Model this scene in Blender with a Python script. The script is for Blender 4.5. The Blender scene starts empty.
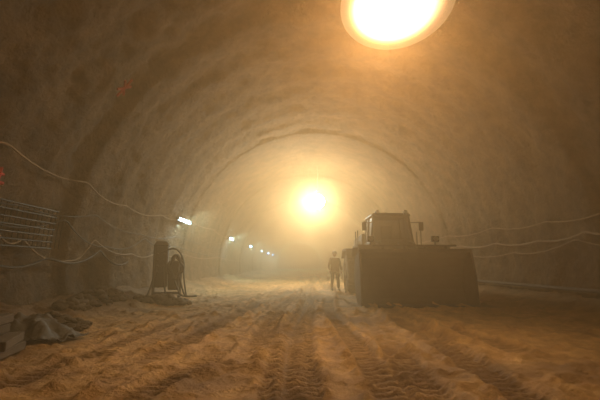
import bpy, bmesh, math, random
import numpy as np
from mathutils import Vector, Matrix
random.seed(4); rng=np.random.default_rng(7)
D=bpy.data; C=bpy.context
COL=C.scene.collection
C.scene.view_settings.view_transform='Standard'

# ---------------------------------------------------------------- helpers
def link(o,parent=None):
    COL.objects.link(o)
    if parent: o.parent=parent
    return o
def empty(name,loc=(0,0,0),rz=0):
    e=D.objects.new(name,None); e.location=loc; e.rotation_euler=(0,0,rz); return link(e)
def mesh_obj(name,verts,faces,mat,parent=None,smooth=False,loc=None):
    m=D.meshes.new(name); m.from_pydata([tuple(v) for v in verts],[],faces); m.update()
    if mat: m.materials.append(mat)
    if smooth: m.polygons.foreach_set('use_smooth',[True]*len(m.polygons))
    o=D.objects.new(name,m)
    if loc: o.location=loc
    return link(o,parent)
def bm_obj(name,bm,mat,parent=None,smooth=False):
    m=D.meshes.new(name); bmesh.ops.recalc_face_normals(bm,faces=bm.faces); bm.to_mesh(m); bm.free()
    if mat: m.materials.append(mat)
    if smooth: m.polygons.foreach_set('use_smooth',[True]*len(m.polygons))
    return link(D.objects.new(name,m),parent)
def add_box(bm,c,s,rot=(0,0,0),bev=0.0,taper=1.0):
    r=bmesh.ops.create_cube(bm,size=1)
    vs=r['verts']
    from mathutils import Euler
    R=Euler(rot).to_matrix()
    for v in vs:
        t=taper if v.co.z>0 else 1
        v.co=R@Vector((v.co.x*s[0]*t,v.co.y*s[1]*t,v.co.z*s[2]))+Vector(c)
    if bev>0:
        es=set(e for v in vs for e in v.link_edges)
        bmesh.ops.bevel(bm,geom=list(es),offset=bev,segments=2,affect='EDGES',profile=.5)
def add_cyl(bm,p0,p1,r0,r1=None,seg=16):
    if r1 is None:r1=r0
    p0=Vector(p0);p1=Vector(p1);d=p1-p0
    q=d.to_track_quat('Z','Y').to_matrix().to_4x4()
    M=Matrix.Translation((p0+p1)/2)@q
    bmesh.ops.create_cone(bm,cap_ends=True,segments=seg,radius1=r0,radius2=r1,depth=d.length,matrix=M)
def add_prism(bm,prof,x0,x1):
    # prof list of (y,z), extruded in x
    a=[bm.verts.new((x0,y,z)) for y,z in prof]; b=[bm.verts.new((x1,y,z)) for y,z in prof]
    n=len(prof)
    bm.faces.new(a); bm.faces.new(b[::-1])
    for i in range(n): bm.faces.new((a[i],b[i],b[(i+1)%n],a[(i+1)%n]))
def box(name,c,s,mat,parent,rot=(0,0,0),bev=.02,taper=1.0):
    bm=bmesh.new(); add_box(bm,c,s,rot,bev,taper); return bm_obj(name,bm,mat,parent)
def curve(name,pts,r,mat,parent=None,res=4):
    c=D.curves.new(name,'CURVE'); c.dimensions='3D'; c.bevel_depth=r; c.bevel_resolution=2; c.resolution_u=res
    s=c.splines.new('NURBS'); s.points.add(len(pts)-1); s.use_endpoint_u=True; s.order_u=3
    for p,q in zip(s.points,pts): p.co=(*q,1)
    c.materials.append(mat); c.use_fill_caps=True
    return link(D.objects.new(name,c),parent)
def skin(name,joints,edges,mat,parent,sub=2,root=0):
    m=D.meshes.new(name); m.from_pydata([j[0] for j in joints],edges,[]); m.update()
    m.materials.append(mat)
    o=link(D.objects.new(name,m),parent)
    mod=o.modifiers.new('skin','SKIN'); mod.use_smooth_shade=True
    if not m.skin_vertices: m.skin_vertices.new()
    for i,j in enumerate(joints):
        r=j[1]; r=(r,r) if not isinstance(r,tuple) else r
        m.skin_vertices[0].data[i].radius=r
        m.skin_vertices[0].data[i].use_root=(i==root)
    ss=o.modifiers.new('sub','SUBSURF'); ss.levels=sub; ss.render_levels=sub
    return o

# numpy value noise
TAB=rng.random((256,256))
def vn(x,y):
    xi=np.floor(x).astype(int); yi=np.floor(y).astype(int)
    fx=x-xi; fy=y-yi; fx=fx*fx*(3-2*fx); fy=fy*fy*(3-2*fy)
    g=lambda a,b:TAB[a%256,b%256]
    return (g(xi,yi)*(1-fx)+g(xi+1,yi)*fx)*(1-fy)+(g(xi,yi+1)*(1-fx)+g(xi+1,yi+1)*fx)*fy-.5
def fbm(x,y,o=4):
    s=0;a=1
    for i in range(o):
        s=s+a*vn(x*2**i+17.3*i,y*2**i+5.1*i); a*=.5
    return s

# ---------------------------------------------------------------- materials
def mat(name,col,rough=.8,metal=0,noise=None,bump=0,bscale=20,col2=None,emit=None,es=0,attr=None,acol=None):
    m=D.materials.new(name); m.use_nodes=True; nt=m.node_tree; b=nt.nodes['Principled BSDF']
    b.inputs['Base Color'].default_value=(*col,1); b.inputs['Roughness'].default_value=rough; b.inputs['Metallic'].default_value=metal
    tc=nt.nodes.new('ShaderNodeTexCoord')
    if col2:
        n=nt.nodes.new('ShaderNodeTexNoise'); n.inputs['Scale'].default_value=noise or 5; n.inputs['Detail'].default_value=8; n.inputs['Roughness'].default_value=.68
        r=nt.nodes.new('ShaderNodeValToRGB'); r.color_ramp.elements[0].position=.36; r.color_ramp.elements[1].position=.64
        r.color_ramp.elements[0].color=(*col,1); r.color_ramp.elements[1].color=(*col2,1)
        nt.links.new(tc.outputs['Object'],n.inputs['Vector']); nt.links.new(n.outputs['Fac'],r.inputs['Fac']); nt.links.new(r.outputs['Color'],b.inputs['Base Color'])
        if attr:
            a=nt.nodes.new('ShaderNodeAttribute'); a.attribute_name=attr
            mx=nt.nodes.new('ShaderNodeMix'); mx.data_type='RGBA'
            nt.links.new(a.outputs['Fac'],mx.inputs[0]); nt.links.new(r.outputs['Color'],mx.inputs[6]); mx.inputs[7].default_value=(*acol,1)
            nt.links.new(mx.outputs[2],b.inputs['Base Color'])
    if bump:
        n=nt.nodes.new('ShaderNodeTexNoise'); n.inputs['Scale'].default_value=bscale; n.inputs['Detail'].default_value=6; n.inputs['Roughness'].default_value=.7
        bp=nt.nodes.new('ShaderNodeBump'); bp.inputs['Strength'].default_value=1; bp.inputs['Distance'].default_value=bump
        nt.links.new(tc.outputs['Object'],n.inputs['Vector']); nt.links.new(n.outputs['Fac'],bp.inputs['Height']); nt.links.new(bp.outputs['Normal'],b.inputs['Normal'])
    if emit:
        b.inputs['Emission Color'].default_value=(*emit,1); b.inputs['Emission Strength'].default_value=es
    return m
M_wall=mat('shotcrete',(.050,.022,.007),.92,col2=(.19,.092,.032),noise=1.6,bump=.20,bscale=8)
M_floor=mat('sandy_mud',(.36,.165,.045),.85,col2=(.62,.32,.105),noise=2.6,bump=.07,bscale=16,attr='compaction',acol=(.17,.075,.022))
M_body=mat('dusty_yellow_paint',(.08,.045,.018),.7,col2=(.05,.03,.014),noise=3)
M_steel=mat('dusty_steel',(.035,.021,.011),.75,.1,col2=(.065,.04,.021),noise=4,bump=.006,bscale=30)
M_dark=mat('dark_steel',(.025,.018,.012),.6,.3)
M_rub=mat('dusty_rubber',(.03,.023,.017),.9,col2=(.06,.042,.025),noise=6)
M_glass=mat('cab_glass',(.03,.028,.02),.3)
M_black=mat('black_sheath',(.03,.022,.016),.7)
M_cable=mat('dusty_cable',(.26,.145,.07),.7)
M_rock=mat('broken_rock',(.06,.034,.017),.95,col2=(.13,.078,.04),noise=3,bump=.03,bscale=12)
M_wood=mat('timber',(.06,.032,.014),.85,col2=(.11,.062,.028),noise=5,bump=.01,bscale=25)
M_tarp=mat('dusty_tarpaulin',(.045,.027,.015),.7,col2=(.075,.046,.026),noise=3,bump=.02,bscale=8)
M_red=mat('red_survey_paint',(.50,.02,.008),.8)
M_cloth=mat('work_clothes',(.04,.026,.017),.9,col2=(.07,.045,.027),noise=6)
M_vest=mat('hi_vis_vest',(.11,.045,.015),.85)
M_skin=mat('skin',(.35,.19,.12),.6)
M_helm=mat('helmet_plastic',(.16,.115,.06),.4)
M_hair=mat('hair',(.04,.025,.015),.8)
M_boot=mat('boot_rubber',(.03,.025,.02),.7)
M_globe=mat('globe_glass_lit',(1,1,1),.3,emit=(1,.74,.46),es=400)
M_tube=mat('fluorescent_tube_lit',(1,1,1),.3,emit=(.76,1,1.0),es=30)
M_house=mat('lamp_housing',(.06,.05,.04),.5,.4)
# painted lamp glare: emission hottest at the burner, fading toward its rim (local object coordinates)
M_glare=D.materials.new('painted_glare'); M_glare.use_nodes=True
nt=M_glare.node_tree; b_=nt.nodes['Principled BSDF']; b_.inputs['Base Color'].default_value=(.5,.4,.28,1)
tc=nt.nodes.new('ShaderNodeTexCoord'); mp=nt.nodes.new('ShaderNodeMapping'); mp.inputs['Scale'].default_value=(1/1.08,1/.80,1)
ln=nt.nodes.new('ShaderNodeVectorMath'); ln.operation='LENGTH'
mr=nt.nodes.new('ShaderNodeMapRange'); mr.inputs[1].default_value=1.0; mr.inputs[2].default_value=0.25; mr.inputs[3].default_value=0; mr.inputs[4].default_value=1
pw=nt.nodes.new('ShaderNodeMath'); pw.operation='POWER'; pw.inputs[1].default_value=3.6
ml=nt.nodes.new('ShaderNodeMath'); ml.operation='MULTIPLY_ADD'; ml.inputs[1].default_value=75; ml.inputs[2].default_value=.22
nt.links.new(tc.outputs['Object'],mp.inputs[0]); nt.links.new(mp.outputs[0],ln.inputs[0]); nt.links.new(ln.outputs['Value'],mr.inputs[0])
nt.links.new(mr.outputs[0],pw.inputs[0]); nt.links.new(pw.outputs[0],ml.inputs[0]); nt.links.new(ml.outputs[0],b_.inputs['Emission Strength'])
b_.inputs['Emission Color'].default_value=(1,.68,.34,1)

# ---------------------------------------------------------------- tunnel shell (linings get thicker going in)
CX,CZ=1.0,1.2
STEPS=[(9.3,6.24),(18.5,6.18),(27.5,6.10),(37,6.02),(47,5.94),(58,5.86)]
def R_at(y):
    r=6.34
    for e,q in STEPS:
        if y>=e: r=q
    return r
def wallx(side,y,z,off=0.12):
    r=R_at(y)-off; d=math.sqrt(max(r*r-(z-CZ)**2,.01)); return CX+side*d
ys=[-12]
while ys[-1]<110:
    y=ys[-1]; s=.10 if -1<y<20 else (.5 if y<=-1 else .01*y)
    ny=y+s
    for e,_ in STEPS:
        if y<e-1e-6<=ny: ny=None; ys+= [e-.001,e+.05]; break
    if ny: ys.append(ny)
ys=np.array(ys); RY=np.array([R_at(y) for y in ys])
A0=math.asin((CZ+.35)/6.5)
ang=np.linspace(math.pi+A0,-A0,361)     # left base -> crown -> right base
def shell(name,i0,i1):
    a=ang[i0:i1+1]; AA,YY=np.meshgrid(a,ys)
    R=np.repeat(RY[:,None],a.size,1)
    amp=np.where(YY<18.5,1,.4)
    d=amp*(.10*fbm(AA*3.2+3,YY*.45,3)+.08*fbm(AA*14,YY*2.3,3)+.07*fbm(AA*38,YY*6,2))
    d=d+ .04*np.sin(YY*2*math.pi/1.55)*np.where(YY<18.5,1,.3)   # steel-arch ribs under the shotcrete
    R=R-d
    X=CX+R*np.cos(AA); Z=CZ+R*np.sin(AA)
    n=a.size; v=np.stack([X,YY,Z],-1).reshape(-1,3)
    f=[]
    for j in range(len(ys)-1):
        b=j*n
        f+=[(b+i,b+i+1,b+n+i+1,b+n+i) for i in range(n-1)]
    return mesh_obj(name,v.tolist(),f,M_wall,smooth=True)
WL=shell('wall_left',0,120); shell('ceiling',120,240); shell('wall_right',240,360)
for nm,y in (('wall_back',-11.9),('wall_far',109)):
    a=np.linspace(0,2*math.pi,64,endpoint=False)
    mesh_obj(nm,[(CX+7*math.cos(t),y,CZ+7*math.sin(t)) for t in a],[tuple(range(64))],M_wall)

# ---------------------------------------------------------------- floor with wheel tracks
fy=[-12.]
while fy[-1]<109:
    y=fy[-1]; fy.append(y+(.4 if y<1.5 else max(.022,.006*y)))
fy=np.array(fy); fx=np.linspace(-5.9,7.9,430)
FX,FY=np.meshgrid(fx,fy)
def floor_h(X,Y,full=False):
    h=.06*fbm(X*.5,Y*.3+9,3)+.05*fbm(X*2.2+4,Y*1.8,4)
    h=h+.15*np.maximum(fbm(X*4.5,Y*4.5,3)-.14,0)+.07*np.maximum(vn(X*11,Y*11)-.2,0)
    comp=0*X
    tracks=[ # x at y=3, slope, curvature, width
     (-.80,.085,0,.42),(-.25,.06,0,.36),(.15,.012,0,.40),(1.25,.05,.0,.42),(1.95,.02,-.0006,.40),(-2.2,.14,0,.44),(-3.0,.13,0,.38),
     (3.3,-.12,.0012,.42),(2.55,-.07,.001,.38),(4.6,-.22,.004,.42),(5.4,-.16,.003,.40),(-1.5,.16,-.002,.36),(.7,.03,.001,.34)]
    for k,(x0,s,c,w) in enumerate(tracks):
        xc=x0+s*(Y-3)+c*(Y-3)**2+.12*np.sin(Y*.5+k)
        dx=X-xc; ad=np.abs(dx)
        m=np.clip((w/2-ad)/.05,0,1); rim=np.exp(-((ad-w/2-.05)/.06)**2)
        fade=np.clip(.6+1.5*vn(Y*.45+k*13,Y*0+k),.08,1)
        lug=np.clip(.5+1.6*np.sin(2*math.pi*(Y/.15+ad*2.0+k*.3)),0,1)
        h=h*(1-.3*m*fade)+fade*(-.048*m+.040*rim*(1+2.5*vn(X*5,Y*5))+m*.030*lug)
        comp=np.maximum(comp,fade*m*(.9-.5*lug))
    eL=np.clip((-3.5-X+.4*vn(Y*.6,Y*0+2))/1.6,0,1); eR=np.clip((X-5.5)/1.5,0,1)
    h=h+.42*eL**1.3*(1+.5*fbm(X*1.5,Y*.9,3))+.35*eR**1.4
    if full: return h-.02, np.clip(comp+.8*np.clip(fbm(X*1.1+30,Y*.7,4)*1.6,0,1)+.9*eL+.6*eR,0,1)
    return h-.02
H,CM=floor_h(FX,FY,True)
n=fx.size
v=np.stack([FX,FY,H],-1).reshape(-1,3)
me=D.meshes.new('floor'); NV=len(v); nf=(len(fy)-1)*(n-1)
me.vertices.add(NV); me.vertices.foreach_set('co',v.ravel())
J,I=np.meshgrid(np.arange(len(fy)-1),np.arange(n-1),indexing='ij'); b=(J*n+I).ravel()
q=np.stack([b,b+1,b+n+1,b+n],-1).ravel()
me.loops.add(nf*4); me.loops.foreach_set('vertex_index',q)
me.polygons.add(nf); me.polygons.foreach_set('loop_start',np.arange(nf)*4); me.polygons.foreach_set('loop_total',np.full(nf,4))
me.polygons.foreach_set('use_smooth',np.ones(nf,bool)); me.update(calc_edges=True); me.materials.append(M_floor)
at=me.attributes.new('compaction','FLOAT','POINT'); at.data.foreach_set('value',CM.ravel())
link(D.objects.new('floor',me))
def gh(x,y): return float(floor_h(np.array([x*1.0]),np.array([y*1.0]))[0])

# ---------------------------------------------------------------- wheel loader
LX,LY=3.42,10.7
L=empty('wheel_loader',(LX,LY,gh(LX-1,LY+2)-.01))
def wheel(nm,x,y,r=.82,w=.62):
    bm=bmesh.new(); s=1 if x>0 else -1
    prof=[(r*.52,-w/2),(r*.80,-w/2-.01),(r*.94,-w*.42),(r*.96,0),(r*.94,w*.42),(r*.80,w/2+.01),(r*.52,w/2)]
    N=40; rings=[]
    for i in range(N):
        t=2*math.pi*i/N
        rings.append([bm.verts.new((x+b,y+a*math.cos(t),r+a*math.sin(t))) for a,b in prof])
    for i in range(N):
        A,B=rings[i],rings[(i+1)%N]
        for k in range(len(prof)-1): bm.faces.new((A[k],A[k+1],B[k+1],B[k]))
    for i in range(22):
        for sd in (-1,1):
            t=2*math.pi*(i+.5*(sd>0))/22
            add_box(bm,(x+sd*w*.24,y+r*.965*math.cos(t),r+r*.965*math.sin(t)),(w*.46,.09,.07),(t-math.pi/2,0,0),.008)
    bm_obj('tyre_'+nm,bm,M_rub,L)
    bm=bmesh.new()
    add_cyl(bm,(x-w*.42,y,r),(x+w*.42,y,r),r*.53,seg=32)
    add_cyl(bm,(x+s*w*.40,y,r),(x+s*w*.52,y,r),r*.22,seg=20)
    for i in range(10):
        t=2*math.pi*i/10; yy=y+.33*r*math.cos(t); zz=r+.33*r*math.sin(t)
        add_cyl(bm,(x+s*w*.40,yy,zz),(x+s*w*.46,yy,zz),.025,seg=6)
    bm_obj('rim_'+nm,bm,M_body,L)
wheel('front_left',-1.08,2.55);wheel('front_right',1.08,2.55);wheel('rear_left',-1.08,5.6);wheel('rear_right',1.08,5.6)
outer=[(.50,.02),(1.0,.02),(1.25,.16),(1.40,.45),(1.42,.8),(1.30,1.14),(1.10,1.40),(.80,1.56)]
inner=[(.80,1.52),(1.06,1.36),(1.25,1.10),(1.36,.8),(1.34,.47),(1.21,.21),(1.0,.07),(.50,.05)]
bm=bmesh.new(); add_prism(bm,outer+inner,-1.58,1.58)
side=[(.50,.02),(1.0,.02),(1.25,.16),(1.40,.45),(1.42,.8),(1.30,1.14),(1.10,1.40),(.80,1.56),(.70,1.50),(.52,.9),(.45,.12)]
add_prism(bm,side,-1.62,-1.56); add_prism(bm,side,1.56,1.62)
add_box(bm,(0,.44,.035),(3.24,.22,.045))
for i in range(9): add_box(bm,(-1.5+i*.375,.33,.045),(.12,.20,.07),bev=.01)
add_box(bm,(0,.77,1.56),(3.24,.10,.10),bev=.015)
for x in (-.9,-.3,.3,.9): add_box(bm,(x,.79,1.64),(.05,.05,.12))
add_box(bm,(0,.79,1.71),(2.4,.05,.05))
bm_obj('bucket',bm,M_steel,L)
bm=bmesh.new()
arm=[(1.35,.35),(1.6,.30),(2.1,.95),(2.9,1.45),(3.5,1.75),(3.5,2.05),(2.8,1.90),(2.0,1.45),(1.45,.75)]
for x in (-.62,.50): add_prism(bm,arm,x,x+.12)
add_prism(bm,[(1.4,1.05),(1.55,1.0),(2.4,1.75),(2.3,1.95)],-.09,.09)
add_cyl(bm,(-.7,2.05,1.25),(.7,2.05,1.25),.12)
add_cyl(bm,(0,2.3,1.8),(0,3.3,1.5),.09)
for x in(-.4,.4): add_cyl(bm,(x,2.0,1.1),(x,3.2,.85),.07)
bm_obj('lift_arms',bm,M_body,L)
bm=bmesh.new()
add_box(bm,(0,2.75,.95),(.95,1.5,.7),bev=.05)
add_prism(bm,[(2.7,1.2),(3.5,1.2),(3.55,2.0),(3.2,2.05)],-.45,.45)
add_box(bm,(0,2.55,.82),(1.6,.3,.35),bev=.04); add_box(bm,(0,5.6,.82),(1.6,.35,.35),bev=.04)
add_box(bm,(0,5.3,1.05),(1.0,3.0,.7),bev=.05)
add_cyl(bm,(0,3.7,.6),(0,3.7,1.5),.2)
bm_obj('articulated_frame',bm,M_steel,L)
bm=bmesh.new()
for x in(-1.1,1.1):
    for y in (2.55,5.6):
        pr=[(y-.95,1.45),(y-.55,1.80),(y+.55,1.80),(y+.95,1.5),(y+.95,1.44),(y+.54,1.74),(y-.54,1.74),(y-.93,1.40)]
        add_prism(bm,pr,x-.34,x+.34)
bm_obj('fenders',bm,M_body,L)
bm=bmesh.new()
add_prism(bm,[(4.75,1.25),(6.9,1.25),(6.95,1.9),(6.7,2.22),(4.75,2.35)],-.85,.85)
bm_obj('engine_hood',bm,M_body,L)
box('counterweight',(0,6.75,1.0),(2.3,.5,.75),M_steel,L,bev=.08)
bm=bmesh.new()
for i in range(9): add_box(bm,(0,6.96,1.38+i*.07),(1.2,.04,.025))
for s in(-1,1):
    for i in range(8): add_box(bm,(s*.86,5.2+i*.15,1.85),(.03,.07,.5))
bm_obj('radiator_grilles',bm,M_dark,L)
bm=bmesh.new(); add_cyl(bm,(.5,5.3,2.2),(.5,5.3,2.85),.07); add_cyl(bm,(.5,5.3,2.85),(.5,5.42,2.97),.07); add_cyl(bm,(-.45,5.6,2.2),(-.45,5.6,2.65),.13)
bm_obj('exhaust_and_air_intake',bm,M_dark,L)
# cab, tapering upward
bm=bmesh.new()
add_box(bm,(0,4.05,1.65),(1.55,1.5,.7),bev=.05)
P=[(-.72,3.35),(.72,3.35),(-.72,4.75),(.72,4.75),(-.74,4.15),(.74,4.15)]
for x,y in P: add_cyl(bm,(x,y,1.9),(x*.86,y+(.16 if y<3.5 else 0),2.92),.045,seg=8)
add_box(bm,(0,4.12,2.95),(1.45,1.45,.13),bev=.06,taper=.9)
add_box(bm,(0,3.36,1.97),(1.45,.08,.10),bev=.02)
bm_obj('cab_frame',bm,M_body,L)
b_=M_glass.node_tree.nodes['Principled BSDF']; b_.inputs['Alpha'].default_value=.5
bm=bmesh.new()
add_box(bm,(0,3.43,2.43),(1.24,.03,.96),(-.15,0,0)); add_box(bm,(0,4.74,2.43),(1.24,.03,.96))
for s in(-1,1): add_box(bm,(s*.68,4.1,2.43),(.03,1.25,.96),(0,-s*.10,0))
bm_obj('cab_windows',bm,M_glass,L)
bm=bmesh.new()
add_box(bm,(.05,4.2,2.0),(.5,.5,.15),bev=.04); add_box(bm,(.05,4.45,2.35),(.46,.12,.6),bev=.04); add_cyl(bm,(.05,3.6,1.95),(.05,3.8,2.3),.03)
bm_obj('seat_and_column',bm,M_dark,L)
bm=bmesh.new()
for x in(-.5,.5):
    add_cyl(bm,(x,3.34,3.02),(x,3.44,3.02),.07); add_box(bm,(x,3.45,2.98),(.05,.05,.10))
for x in(-1.05,1.05):
    add_box(bm,(x*.98,2.0,1.98),(.24,.14,.2),bev=.03); add_cyl(bm,(x*.98,2.02,1.7),(x*.98,2.02,1.9),.03)
    add_cyl(bm,(x*.65,3.45,2.65),(x*.95,3.25,2.65),.018,seg=8); add_box(bm,(x*.95,3.25,2.5),(.16,.04,.3),bev=.015)
add_cyl(bm,(0,4.3,3.0),(0,4.3,3.12),.07)
bm_obj('work_lights_and_mirrors',bm,M_dark,L)
M_lens=mat('headlamp_lens',(.5,.45,.35),.2)
bm=bmesh.new()
for x in(-1.03,1.03): add_cyl(bm,(x,1.90,1.98),(x,1.935,1.98),.075)
for x in(-.5,.5): add_cyl(bm,(x,3.315,3.02),(x,3.34,3.02),.058)
bm_obj('headlamp_lenses',bm,M_lens,L)
bm=bmesh.new()
for s in(-1,1):
    for z in(.55,.85,1.15,1.45): add_box(bm,(s*1.05,4.05,z),(.3,.5,.04))
    for y in(3.8,4.3): add_cyl(bm,(s*1.15,y,.5),(s*1.0,y,1.9),.025,seg=8); add_cyl(bm,(s*1.15,y,1.4),(s*1.15,y,2.4),.02,seg=8)
    add_box(bm,(s*1.0,4.05,1.5),(.5,.8,.05))
bm_obj('ladders_and_handrails',bm,M_steel,L)

# ---------------------------------------------------------------- walking worker
px,py=1.80,18.35
W=empty('tunnel_worker',(px,py,gh(px,py)+.0),.15)
body=[((0,0,.96),(.155,.115)),((0,.0,1.12),(.145,.11)),((0,-.01,1.30),(.175,.12)),((0,0,1.42),(.15,.10)),((0,-.005,1.50),.065),
 ((.17,0,1.42),.078),((.235,.03,1.28),.066),((.27,.07,1.13),.055),((.285,0,.99),.048),((.28,-.06,.90),.038),
 ((-.17,0,1.42),.078),((-.24,-.01,1.28),.066),((-.28,-.02,1.13),.055),((-.29,-.09,1.0),.048),((-.28,-.17,.92),.038)]
be=[(0,1),(1,2),(2,3),(3,4),(3,5),(5,6),(6,7),(7,8),(8,9),(3,10),(10,11),(11,12),(12,13),(13,14)]
legs=[((.095,0,.88),.11),((.10,-.10,.68),.10),((.105,-.15,.50),.082),((.11,-.18,.30),.076),((.11,-.22,.13),.065),
 ((-.095,0,.88),.11),((-.10,.03,.68),.10),((-.105,.02,.50),.082),((-.11,.12,.31),.076),((-.11,.21,.16),.065)]
nb=len(body)
be+=[(0,nb),(nb,nb+1),(nb+1,nb+2),(nb+2,nb+3),(nb+3,nb+4),(0,nb+5),(nb+5,nb+6),(nb+6,nb+7),(nb+7,nb+8),(nb+8,nb+9)]
skin('clothed_body',body+legs,be,M_cloth,W)
bm=bmesh.new(); rings=[]
for z,a,b in ((.86,.215,.17),(1.02,.195,.155),(1.16,.19,.15),(1.30,.21,.155),(1.40,.19,.14),(1.46,.12,.10)):
    rings.append([bm.verts.new((a*math.cos(t),b*math.sin(t),z)) for t in np.linspace(0,2*math.pi,24,endpoint=False)])
for A,B in zip(rings,rings[1:]):
    for i in range(24): bm.faces.new((A[i],A[(i+1)%24],B[(i+1)%24],B[i]))
bm_obj('vest',bm,M_vest,W,True)
def boot(nm,x,y,z,pitch):
    j=[((x,y+.03,z+.14),.06),((x,y+.035,z+.055),.052),((x,y-.06,z+.05-pitch*.03),(.05,.045)),((x,y-.17,z+.04-pitch*.05),(.045,.035))]
    skin(nm,j,[(0,1),(1,2),(2,3)],M_boot,W)
boot('boot_left',.11,-.24,.0,0); boot('boot_right',-.11,.20,.05,1)
bm=bmesh.new(); bmesh.ops.create_uvsphere(bm,u_segments=32,v_segments=24,radius=1)
for v_ in bm.verts:
    x,y,z=v_.co
    w=.076*(1-.22*max(0,-z)**1.3); X=x*w; Y=y*.097; Z=z*.118
    if y<0:
        Y*=1-.10*abs(z)
        nose=math.exp(-((x/.16)**2+((z+.12)/.16)**2)); Y-=.026*nose
        for s in(-1,1): Y+=.010*math.exp(-(((x-s*.42)/.18)**2+((z-.05)/.12)**2))
        Y-=.006*math.exp(-((x/.3)**2+((z+.45)/.06)**2)); Y-=.010*math.exp(-((x/.3)**2+((z+.8)/.16)**2))
    v_.co=(X,Y-.01,Z+1.625)
for s in(-1,1):
    add_box(bm,(s*.079,.005,1.615),(.016,.035,.058),(0,0,s*.3),.007)
bm_obj('head',bm,M_skin,W,True)
bm=bmesh.new()
for s in(-1,1): bmesh.ops.create_uvsphere(bm,u_segments=10,v_segments=8,radius=.011,matrix=Matrix.Translation((s*.031,-.090,1.632)))
add_box(bm,(0,-.104,1.573),(.046,.006,.006))
bm_obj('eyes_and_mouth',bm,M_hair,W,True)
bm=bmesh.new(); bmesh.ops.create_uvsphere(bm,u_segments=24,v_segments=16,radius=1)
for v_ in bm.verts: 
    c=v_.co; v_.co=(c.x*.083,c.y*.088+.018,c.z*.10+1.635)
bmesh.ops.delete(bm,geom=[v_ for v_ in bm.verts if v_.co.y<-.02 and v_.co.z<1.68],context='VERTS')
bm_obj('hair',bm,M_hair,W,True)
bm=bmesh.new(); bmesh.ops.create_uvsphere(bm,u_segments=28,v_segments=16,radius=1)
bmesh.ops.delete(bm,geom=[v_ for v_ in bm.verts if v_.co.z<-.05],context='VERTS')
for v_ in bm.verts: c=v_.co; v_.co=(c.x*.108,c.y*.128,c.z*.115+1.675)
r=bmesh.ops.create_cone(bm,cap_ends=True,segments=28,radius1=.118,radius2=.112,depth=.014,matrix=Matrix.Translation((0,-.008,1.675)))
for v_ in r['verts']: v_.co.y=v_.co.y*1.15-(.05 if v_.co.y<-.06 else 0)
add_cyl(bm,(0,-.115,1.72),(0,-.15,1.72),.022,seg=12)
bm_obj('helmet',bm,M_helm,W,True)
def hand(nm,base,dirv,s):
    base=Vector(base); d=Vector(dirv).normalized(); side=Vector((0,-1,0)); side=(side-side.dot(d)*d).normalized(); pal=d.cross(side)*s
    if pal.x*base.x>0: pal=-pal     # palm faces thigh
    skin(nm+'_palm',[(base,(.026,.02)),(base+d*.045,(.036,.016)),(base+d*.085,(.036,.014))],[(0,1),(1,2)],M_skin,W)
    for i,ln in enumerate((.068,.078,.072,.055)):
        o=base+d*.08+side*(.028-.0187*i)
        skin(nm+'_finger_%d'%(i+1),[(o-d*.015,.009),(o+d*ln*.45,.009),(o+d*ln*.75+pal*.014,.008),(o+d*ln*.95+pal*.034,.007)],[(0,1),(1,2),(2,3)],M_skin,W,1)
    o=base+d*.03+side*.028
    skin(nm+'_thumb',[(o-side*.012,.012),(o+side*.018+d*.022,.011),(o+side*.026+d*.052+pal*.012,.009)],[(0,1),(1,2)],M_skin,W,1)
hand('left_hand',(.28,-.07,.885),(0,-.35,-1),1); hand('right_hand',(-.28,-.185,.905),(0,-.5,-1),1)

# ---------------------------------------------------------------- distribution board on the left
ex,ey=-4.0,12.8
ez=gh(ex,ey)
B=empty('electrical_distribution_board',(ex,ey,ez),.25)
bm=bmesh.new()
for s in(-.38,.38): add_box(bm,(s,0,.05),(.08,.9,.12),bev=.01)
for x in(-.4,.4):
    for y in(-.22,.22): add_box(bm,(x,y,.65 if x>0 else .85),(.05,.05,1.2 if x>0 else 1.6),bev=.005)
for z in(.15,.75): 
    for y in(-.22,.22): add_box(bm,(0,y,z),(.82,.04,.05))
bm_obj('skid_frame',bm,M_dark,B)
bm=bmesh.new(); add_box(bm,(-.2,0,.98),(.42,.38,1.3),bev=.05); add_box(bm,(-.2,0,1.68),(.52,.48,.16),bev=.05,taper=.6)
add_box(bm,(-.2,-.2,1.12),(.32,.02,.85),bev=.005); add_box(bm,(.2,0,.7),(.34,.36,.9),bev=.04)
bm_obj('cabinet',bm,M_dark,B)
bm=bmesh.new()
for i in range(2):
    for k in range(4): add_cyl(bm,(-.3+i*.18,-.2,.8+k*.18),(-.3+i*.18,-.27,.78+k*.18),.045,seg=12)
bm_obj('sockets',bm,M_steel,B)
pts=[]
for i in range(120):
    t=i*.42; rr=.21+.06*math.sin(i*1.7); pts.append((.26+rr*.95*math.cos(t),-.28-.06*math.sin(i*.9)-i*.0012,.95+rr*1.5*math.sin(t)))
curve('cable_coil',pts,.034,M_black,B)
for k,(x,dx) in enumerate(((-.3,-.25),(-.12,.15),(.1,.4),(.3,.3))):
    curve('hose_%d'%k,[(x,-.24,.95),(x+dx*.3,-.42,.6),(x+dx*.7,-.5,.2),(x+dx,-.55,.06),(x+dx*2,-.3,.07)],.028,M_black,B)
curve('hose_4',[(-.2,-.2,1.4),(.1,-.3,1.55),(.35,-.3,1.45),(.5,-.25,1.1),(.48,-.3,.7),(.6,-.4,.08)],.024,M_black,B)
def rock_mesh(bm,c,s,seed):
    r=random.Random(seed)
    res=bmesh.ops.create_icosphere(bm,subdivisions=2,radius=1)
    ax=[Vector((r.uniform(-1,1),r.uniform(-1,1),r.uniform(-1,1))).normalized() for _ in range(9)]
    ds=[r.uniform(.55,.85) for _ in ax]
    for v_ in res['verts']:
        p=v_.co.copy()
        for a,d in zip(ax,ds):
            t=p.dot(a)
            if t>d: p-=a*(t-d)
        v_.co=Vector((p.x*s[0],p.y*s[1],p.z*s[2]))+Vector(c)
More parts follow.
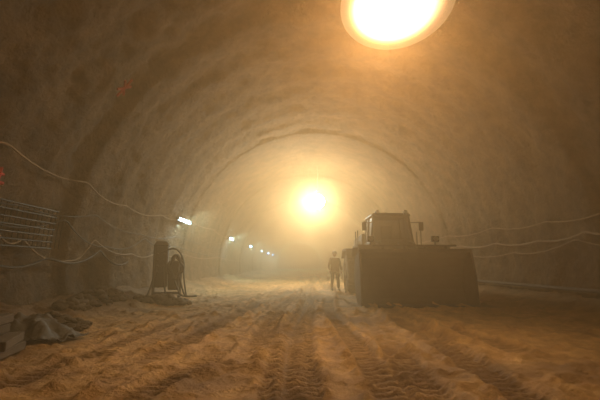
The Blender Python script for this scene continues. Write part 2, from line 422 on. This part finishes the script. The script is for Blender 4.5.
def pile(name,cx,cy,rx,ry,hh,n,smin,smax,seed):
    bm=bmesh.new(); r=random.Random(seed)
    for i in range(n):
        a=r.uniform(0,6.28); d=math.sqrt(r.random()); x=cx+rx*d*math.cos(a); y=cy+ry*d*math.sin(a)
        s=r.uniform(smin,smax); z=gh(x,y)+hh*(1-d)*r.uniform(.3,1)+s*.25
        rock_mesh(bm,(x,y,z),(s,s*r.uniform(.7,1.2),s*r.uniform(.5,.8)),seed*100+i)
    return bm_obj(name,bm,M_rock)
pile('muck_heap',-3.7,11.6,.8,.4,.22,90,.05,.18,3)
pile('rubble_pile',-4.05,7.2,.5,.4,.18,90,.03,.12,5)
pile('rock_bench',-4.6,9.6,.28,1.5,.3,90,.06,.17,8)
# timber stack and tarpaulin
bm=bmesh.new(); r=random.Random(2)
bx,by=-3.85,5.0; g=gh(bx,by)
for lay in range(4):
    for k in range(4-lay//2):
        add_box(bm,(bx-.35+k*.24+lay*.03,by+r.uniform(-.08,.08),g+.05+lay*.115),(.19,.8,.105),(0,0,.25+r.uniform(-.12,.12)),.012)
bm_obj('timber_stack',bm,M_wood)
bx,by=-3.85,6.15
X,Y=np.meshgrid(np.linspace(-.6,.6,70),np.linspace(-.45,.45,50))
Z=.22*np.exp(-(X/.42)**4-(Y/.36)**4)+.12*fbm(X*5,Y*4,4)+.03*np.sin(X*15+Y*9)
G=floor_h(X+bx,Y+by); Z=np.maximum(Z,.02)+G+.04
vv=np.stack([X+bx,Y+by,Z],-1).reshape(-1,3).tolist(); f=[(j*70+i,j*70+i+1,(j+1)*70+i+1,(j+1)*70+i) for j in range(49) for i in range(69)]
o=mesh_obj('tarpaulin',vv,f,M_tarp,smooth=True); so=o.modifiers.new('s','SOLIDIFY'); so.thickness=.012

# ---------------------------------------------------------------- cables & pipes on the walls
def wall_cable(name,side,pts,r,m,sag=.25,off=.14):
    out=[]
    for (y0,z0),(y1,z1) in zip(pts,pts[1:]):
        n=8
        for i in range(n):
            t=i/n; y=y0+(y1-y0)*t; z=z0+(z1-z0)*t-sag*4*t*(1-t)
            x=CX+side*math.sqrt((min(R_at(y-.6),R_at(y+.6))-off)**2-(z-CZ)**2)
            out.append((x,y,z))
    y,z=pts[-1]; out.append((wallx(side,y,z,off),y,z))
    return curve(name,out,r,m)
wall_cable('power_cable',-1,[(4.5,3.1),(6.6,3.15),(9.2,3.0),(11.5,2.8),(14.5,2.9),(17.5,3.15),(23,3.15),(29,3.05),(41,3.0),(53,3.0)],.018,M_cable,.14)
wall_cable('air_hose',-1,[(4.5,1.75),(7.0,1.7),(7.7,1.6),(9.2,1.2),(10.2,1.75),(12.6,1.45),(15,1.6),(18,1.6),(26,1.6),(40,1.6)],.018,M_cable,.16)
wall_cable('signal_cable',-1,[(4.5,2.4),(7.5,2.2),(10,2.35),(13,2.1),(17,2.3),(30,2.2)],.014,M_black,.12)
wall_cable('signal_cable',-1,[(4.5,2.0),(6.5,1.9),(8.8,2.1),(11,1.6),(13.5,2.0),(17,1.9),(30,1.8)],.016,M_black,.2)
wall_cable('power_cable',-1,[(6.5,1.3),(8.5,1.25),(10.6,1.5),(12.4,1.2)],.022,M_black,.22)
wall_cable('water_hose',1,[(5,2.0),(8,1.85),(9.6,1.9),(11.5,1.8),(14,1.85),(17,1.9),(26,1.9),(45,1.9)],.028,M_cable,.10,.17)
wall_cable('power_cable',1,[(5,2.5),(8.5,2.35),(11,2.3),(14,2.4),(18,2.4),(30,2.4)],.018,M_cable,.12,.17)
wall_cable('power_cable',1,[(5,1.65),(7.5,1.55),(10,1.75),(13,1.5),(17,1.6),(30,1.6)],.018,M_cable,.16,.17)
wall_cable('ground_pipe',1,[(5,.55),(9,.5),(18,.5),(40,.5)],.05,M_steel,0,.22)
bm=bmesh.new()
for k in range(7):
    z=1.45+k*.13
    for y in np.arange(5.0,8.6,.3): add_cyl(bm,(wallx(-1,y,z,.16),y,z),(wallx(-1,y+.3,z,.16),y+.3,z),.016,seg=6)
for y in np.arange(5.0,9.0,.15):
    for k in range(6):
        z=1.45+k*.13; add_cyl(bm,(wallx(-1,y,z,.14),y,z),(wallx(-1,y,z+.13,.14),y,z+.13),.012,seg=6)
bm_obj('rebar_mesh',bm,M_dark)
def mark(y,z,strokes):
    bm=bmesh.new()
    for (a,b),(c,d) in strokes:
        n=Vector((wallx(-1,y+a,z+b,.14),y+a,z+b)); m2=Vector((wallx(-1,y+c,z+d,.14),y+c,z+d))
        add_cyl(bm,n,m2,.03,seg=6)
    bm_obj('survey_mark',bm,M_red,WL)
mark(8.4,4.95,[((0,0),(.3,.2)),((0,.2),(.3,0)),((.15,-.1),(.15,.3))])
mark(6.6,2.5,[((0,0),(.25,.0)),((.0,.12),(.2,.14)),((.12,-.1),(.1,.25))])

# ---------------------------------------------------------------- lamps
def aim(o,d): o.rotation_euler=Vector(d).to_track_quat('-Z','Y').to_euler()
def area(name,parent,loc,d,sx,sy,power,col,spread=180,shape='RECTANGLE'):
    l=D.lights.new(name,'AREA'); l.shape=shape; l.size=sx
    if shape in('RECTANGLE','ELLIPSE'): l.size_y=sy
    l.energy=power; l.color=col; l.spread=math.radians(spread)
    o=link(D.objects.new(name,l),parent); o.location=loc; aim(o,d); return o
F=empty('floodlight',(1.62,6.0,5.33))
fd=Vector((-.45,-.30,-1)).normalized()
q=fd.to_track_quat('-Z','Y'); Rm=q.to_matrix()
def fl(p): return Rm@Vector(p)
bm=bmesh.new()
add_box(bm,fl((0,0,.15)),(1.3,.85,.18),q.to_euler(),.03)
for i in range(8): add_box(bm,fl((-.5+i*.143,0,.26)),(.02,.7,.08),q.to_euler())
bm_obj('housing',bm,M_house,F)
# domed elliptical disc carrying the painted glare, wider than the housing, centred on the burner
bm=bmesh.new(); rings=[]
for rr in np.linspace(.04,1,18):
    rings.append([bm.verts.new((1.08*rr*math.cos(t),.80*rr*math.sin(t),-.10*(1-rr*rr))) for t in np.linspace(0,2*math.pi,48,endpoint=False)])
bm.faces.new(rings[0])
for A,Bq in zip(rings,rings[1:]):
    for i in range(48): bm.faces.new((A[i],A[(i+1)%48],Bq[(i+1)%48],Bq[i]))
o=bm_obj('glare_disc',bm,M_glare,F,True); o.rotation_euler=q.to_euler(); o.location=fl((0,0,.02))
area('lamp',F,fl((0,0,-.13)),fd,.8,.55,120,(1,.66,.33),150,'ELLIPSE')
bm=bmesh.new()
for x in(-.75,.75): add_cyl(bm,(x,.1,.5),(x*1.0,.1,1.95),.02,seg=8)
add_box(bm,(0,.1,.5),(1.9,.07,.07)); add_cyl(bm,fl((-.5,0,.2)),(-.5,.1,.5),.02,seg=8); add_cyl(bm,fl((.5,0,.2)),(.5,.1,.5),.02,seg=8)
bm_obj('suspension_bracket',bm,M_dark,F)

G2=empty('globe_work_light',(1.36,24.2,4.95))
bm=bmesh.new(); bmesh.ops.create_uvsphere(bm,u_segments=24,v_segments=16,radius=.42); bm_obj('globe',bm,M_globe,G2,True)
gd=Vector((-.55,-1,-.3)).normalized()
area('reflector',G2,gd*.45,gd,.5,.5,560,(1,.74,.46),140,'DISK')
bm=bmesh.new(); add_cyl(bm,(0,0,.42),(0,0,.62),.16,.08); add_cyl(bm,(0,0,.6),(0,0,2.22),.015,seg=8)
bm_obj('cap_and_cable',bm,M_house,G2)
for k,y in enumerate((17.2,29,41,53,65,77)):
    z=2.98; x=wallx(-1,y,z,.22)
    T=empty('fluorescent_wall_lamp',(x,y,z))
    bm=bmesh.new(); add_box(bm,(-.06,0,0),(.06,2.0,.16),bev=.01)
    for yy in(-.95,.95): add_box(bm,(0,yy,0),(.1,.05,.12),bev=.01); add_box(bm,(-.13,yy*.7,0),(.14,.04,.06))
    bm_obj('housing',bm,M_house,T)
    bm=bmesh.new()
    for zz in(-.035,.035): add_cyl(bm,(.0,-.92,zz),(.0,.92,zz),.02,seg=12)
    bm_obj('tubes',bm,M_tube,T)
    area('light',T,(.04,0,0),(.5,0,-1),.12,1.85,110 if k==0 else 180,(.74,1,.95))

# ---------------------------------------------------------------- dust haze (real scattering medium)
w=D.worlds.new('tunnel_air'); C.scene.world=w; w.use_nodes=True; nt=w.node_tree
nt.nodes['Background'].inputs['Color'].default_value=(0,0,0,1); nt.nodes['Background'].inputs['Strength'].default_value=0
vs=nt.nodes.new('ShaderNodeVolumeScatter'); vs.inputs['Color'].default_value=(1,.60,.30,1); vs.inputs['Density'].default_value=.040; vs.inputs['Anisotropy'].default_value=.55
nt.links.new(vs.outputs[0],nt.nodes['World Output'].inputs['Volume'])

# ---------------------------------------------------------------- camera
cam=D.cameras.new('camera'); cam.lens=24; cam.sensor_width=36; cam.clip_end=300
co=link(D.objects.new('camera',cam)); co.location=(0,0,1.1)
co.rotation_euler=(math.radians(90+9.25),0,math.radians(-.7)); C.scene.camera=co
print('floor verts',NV)
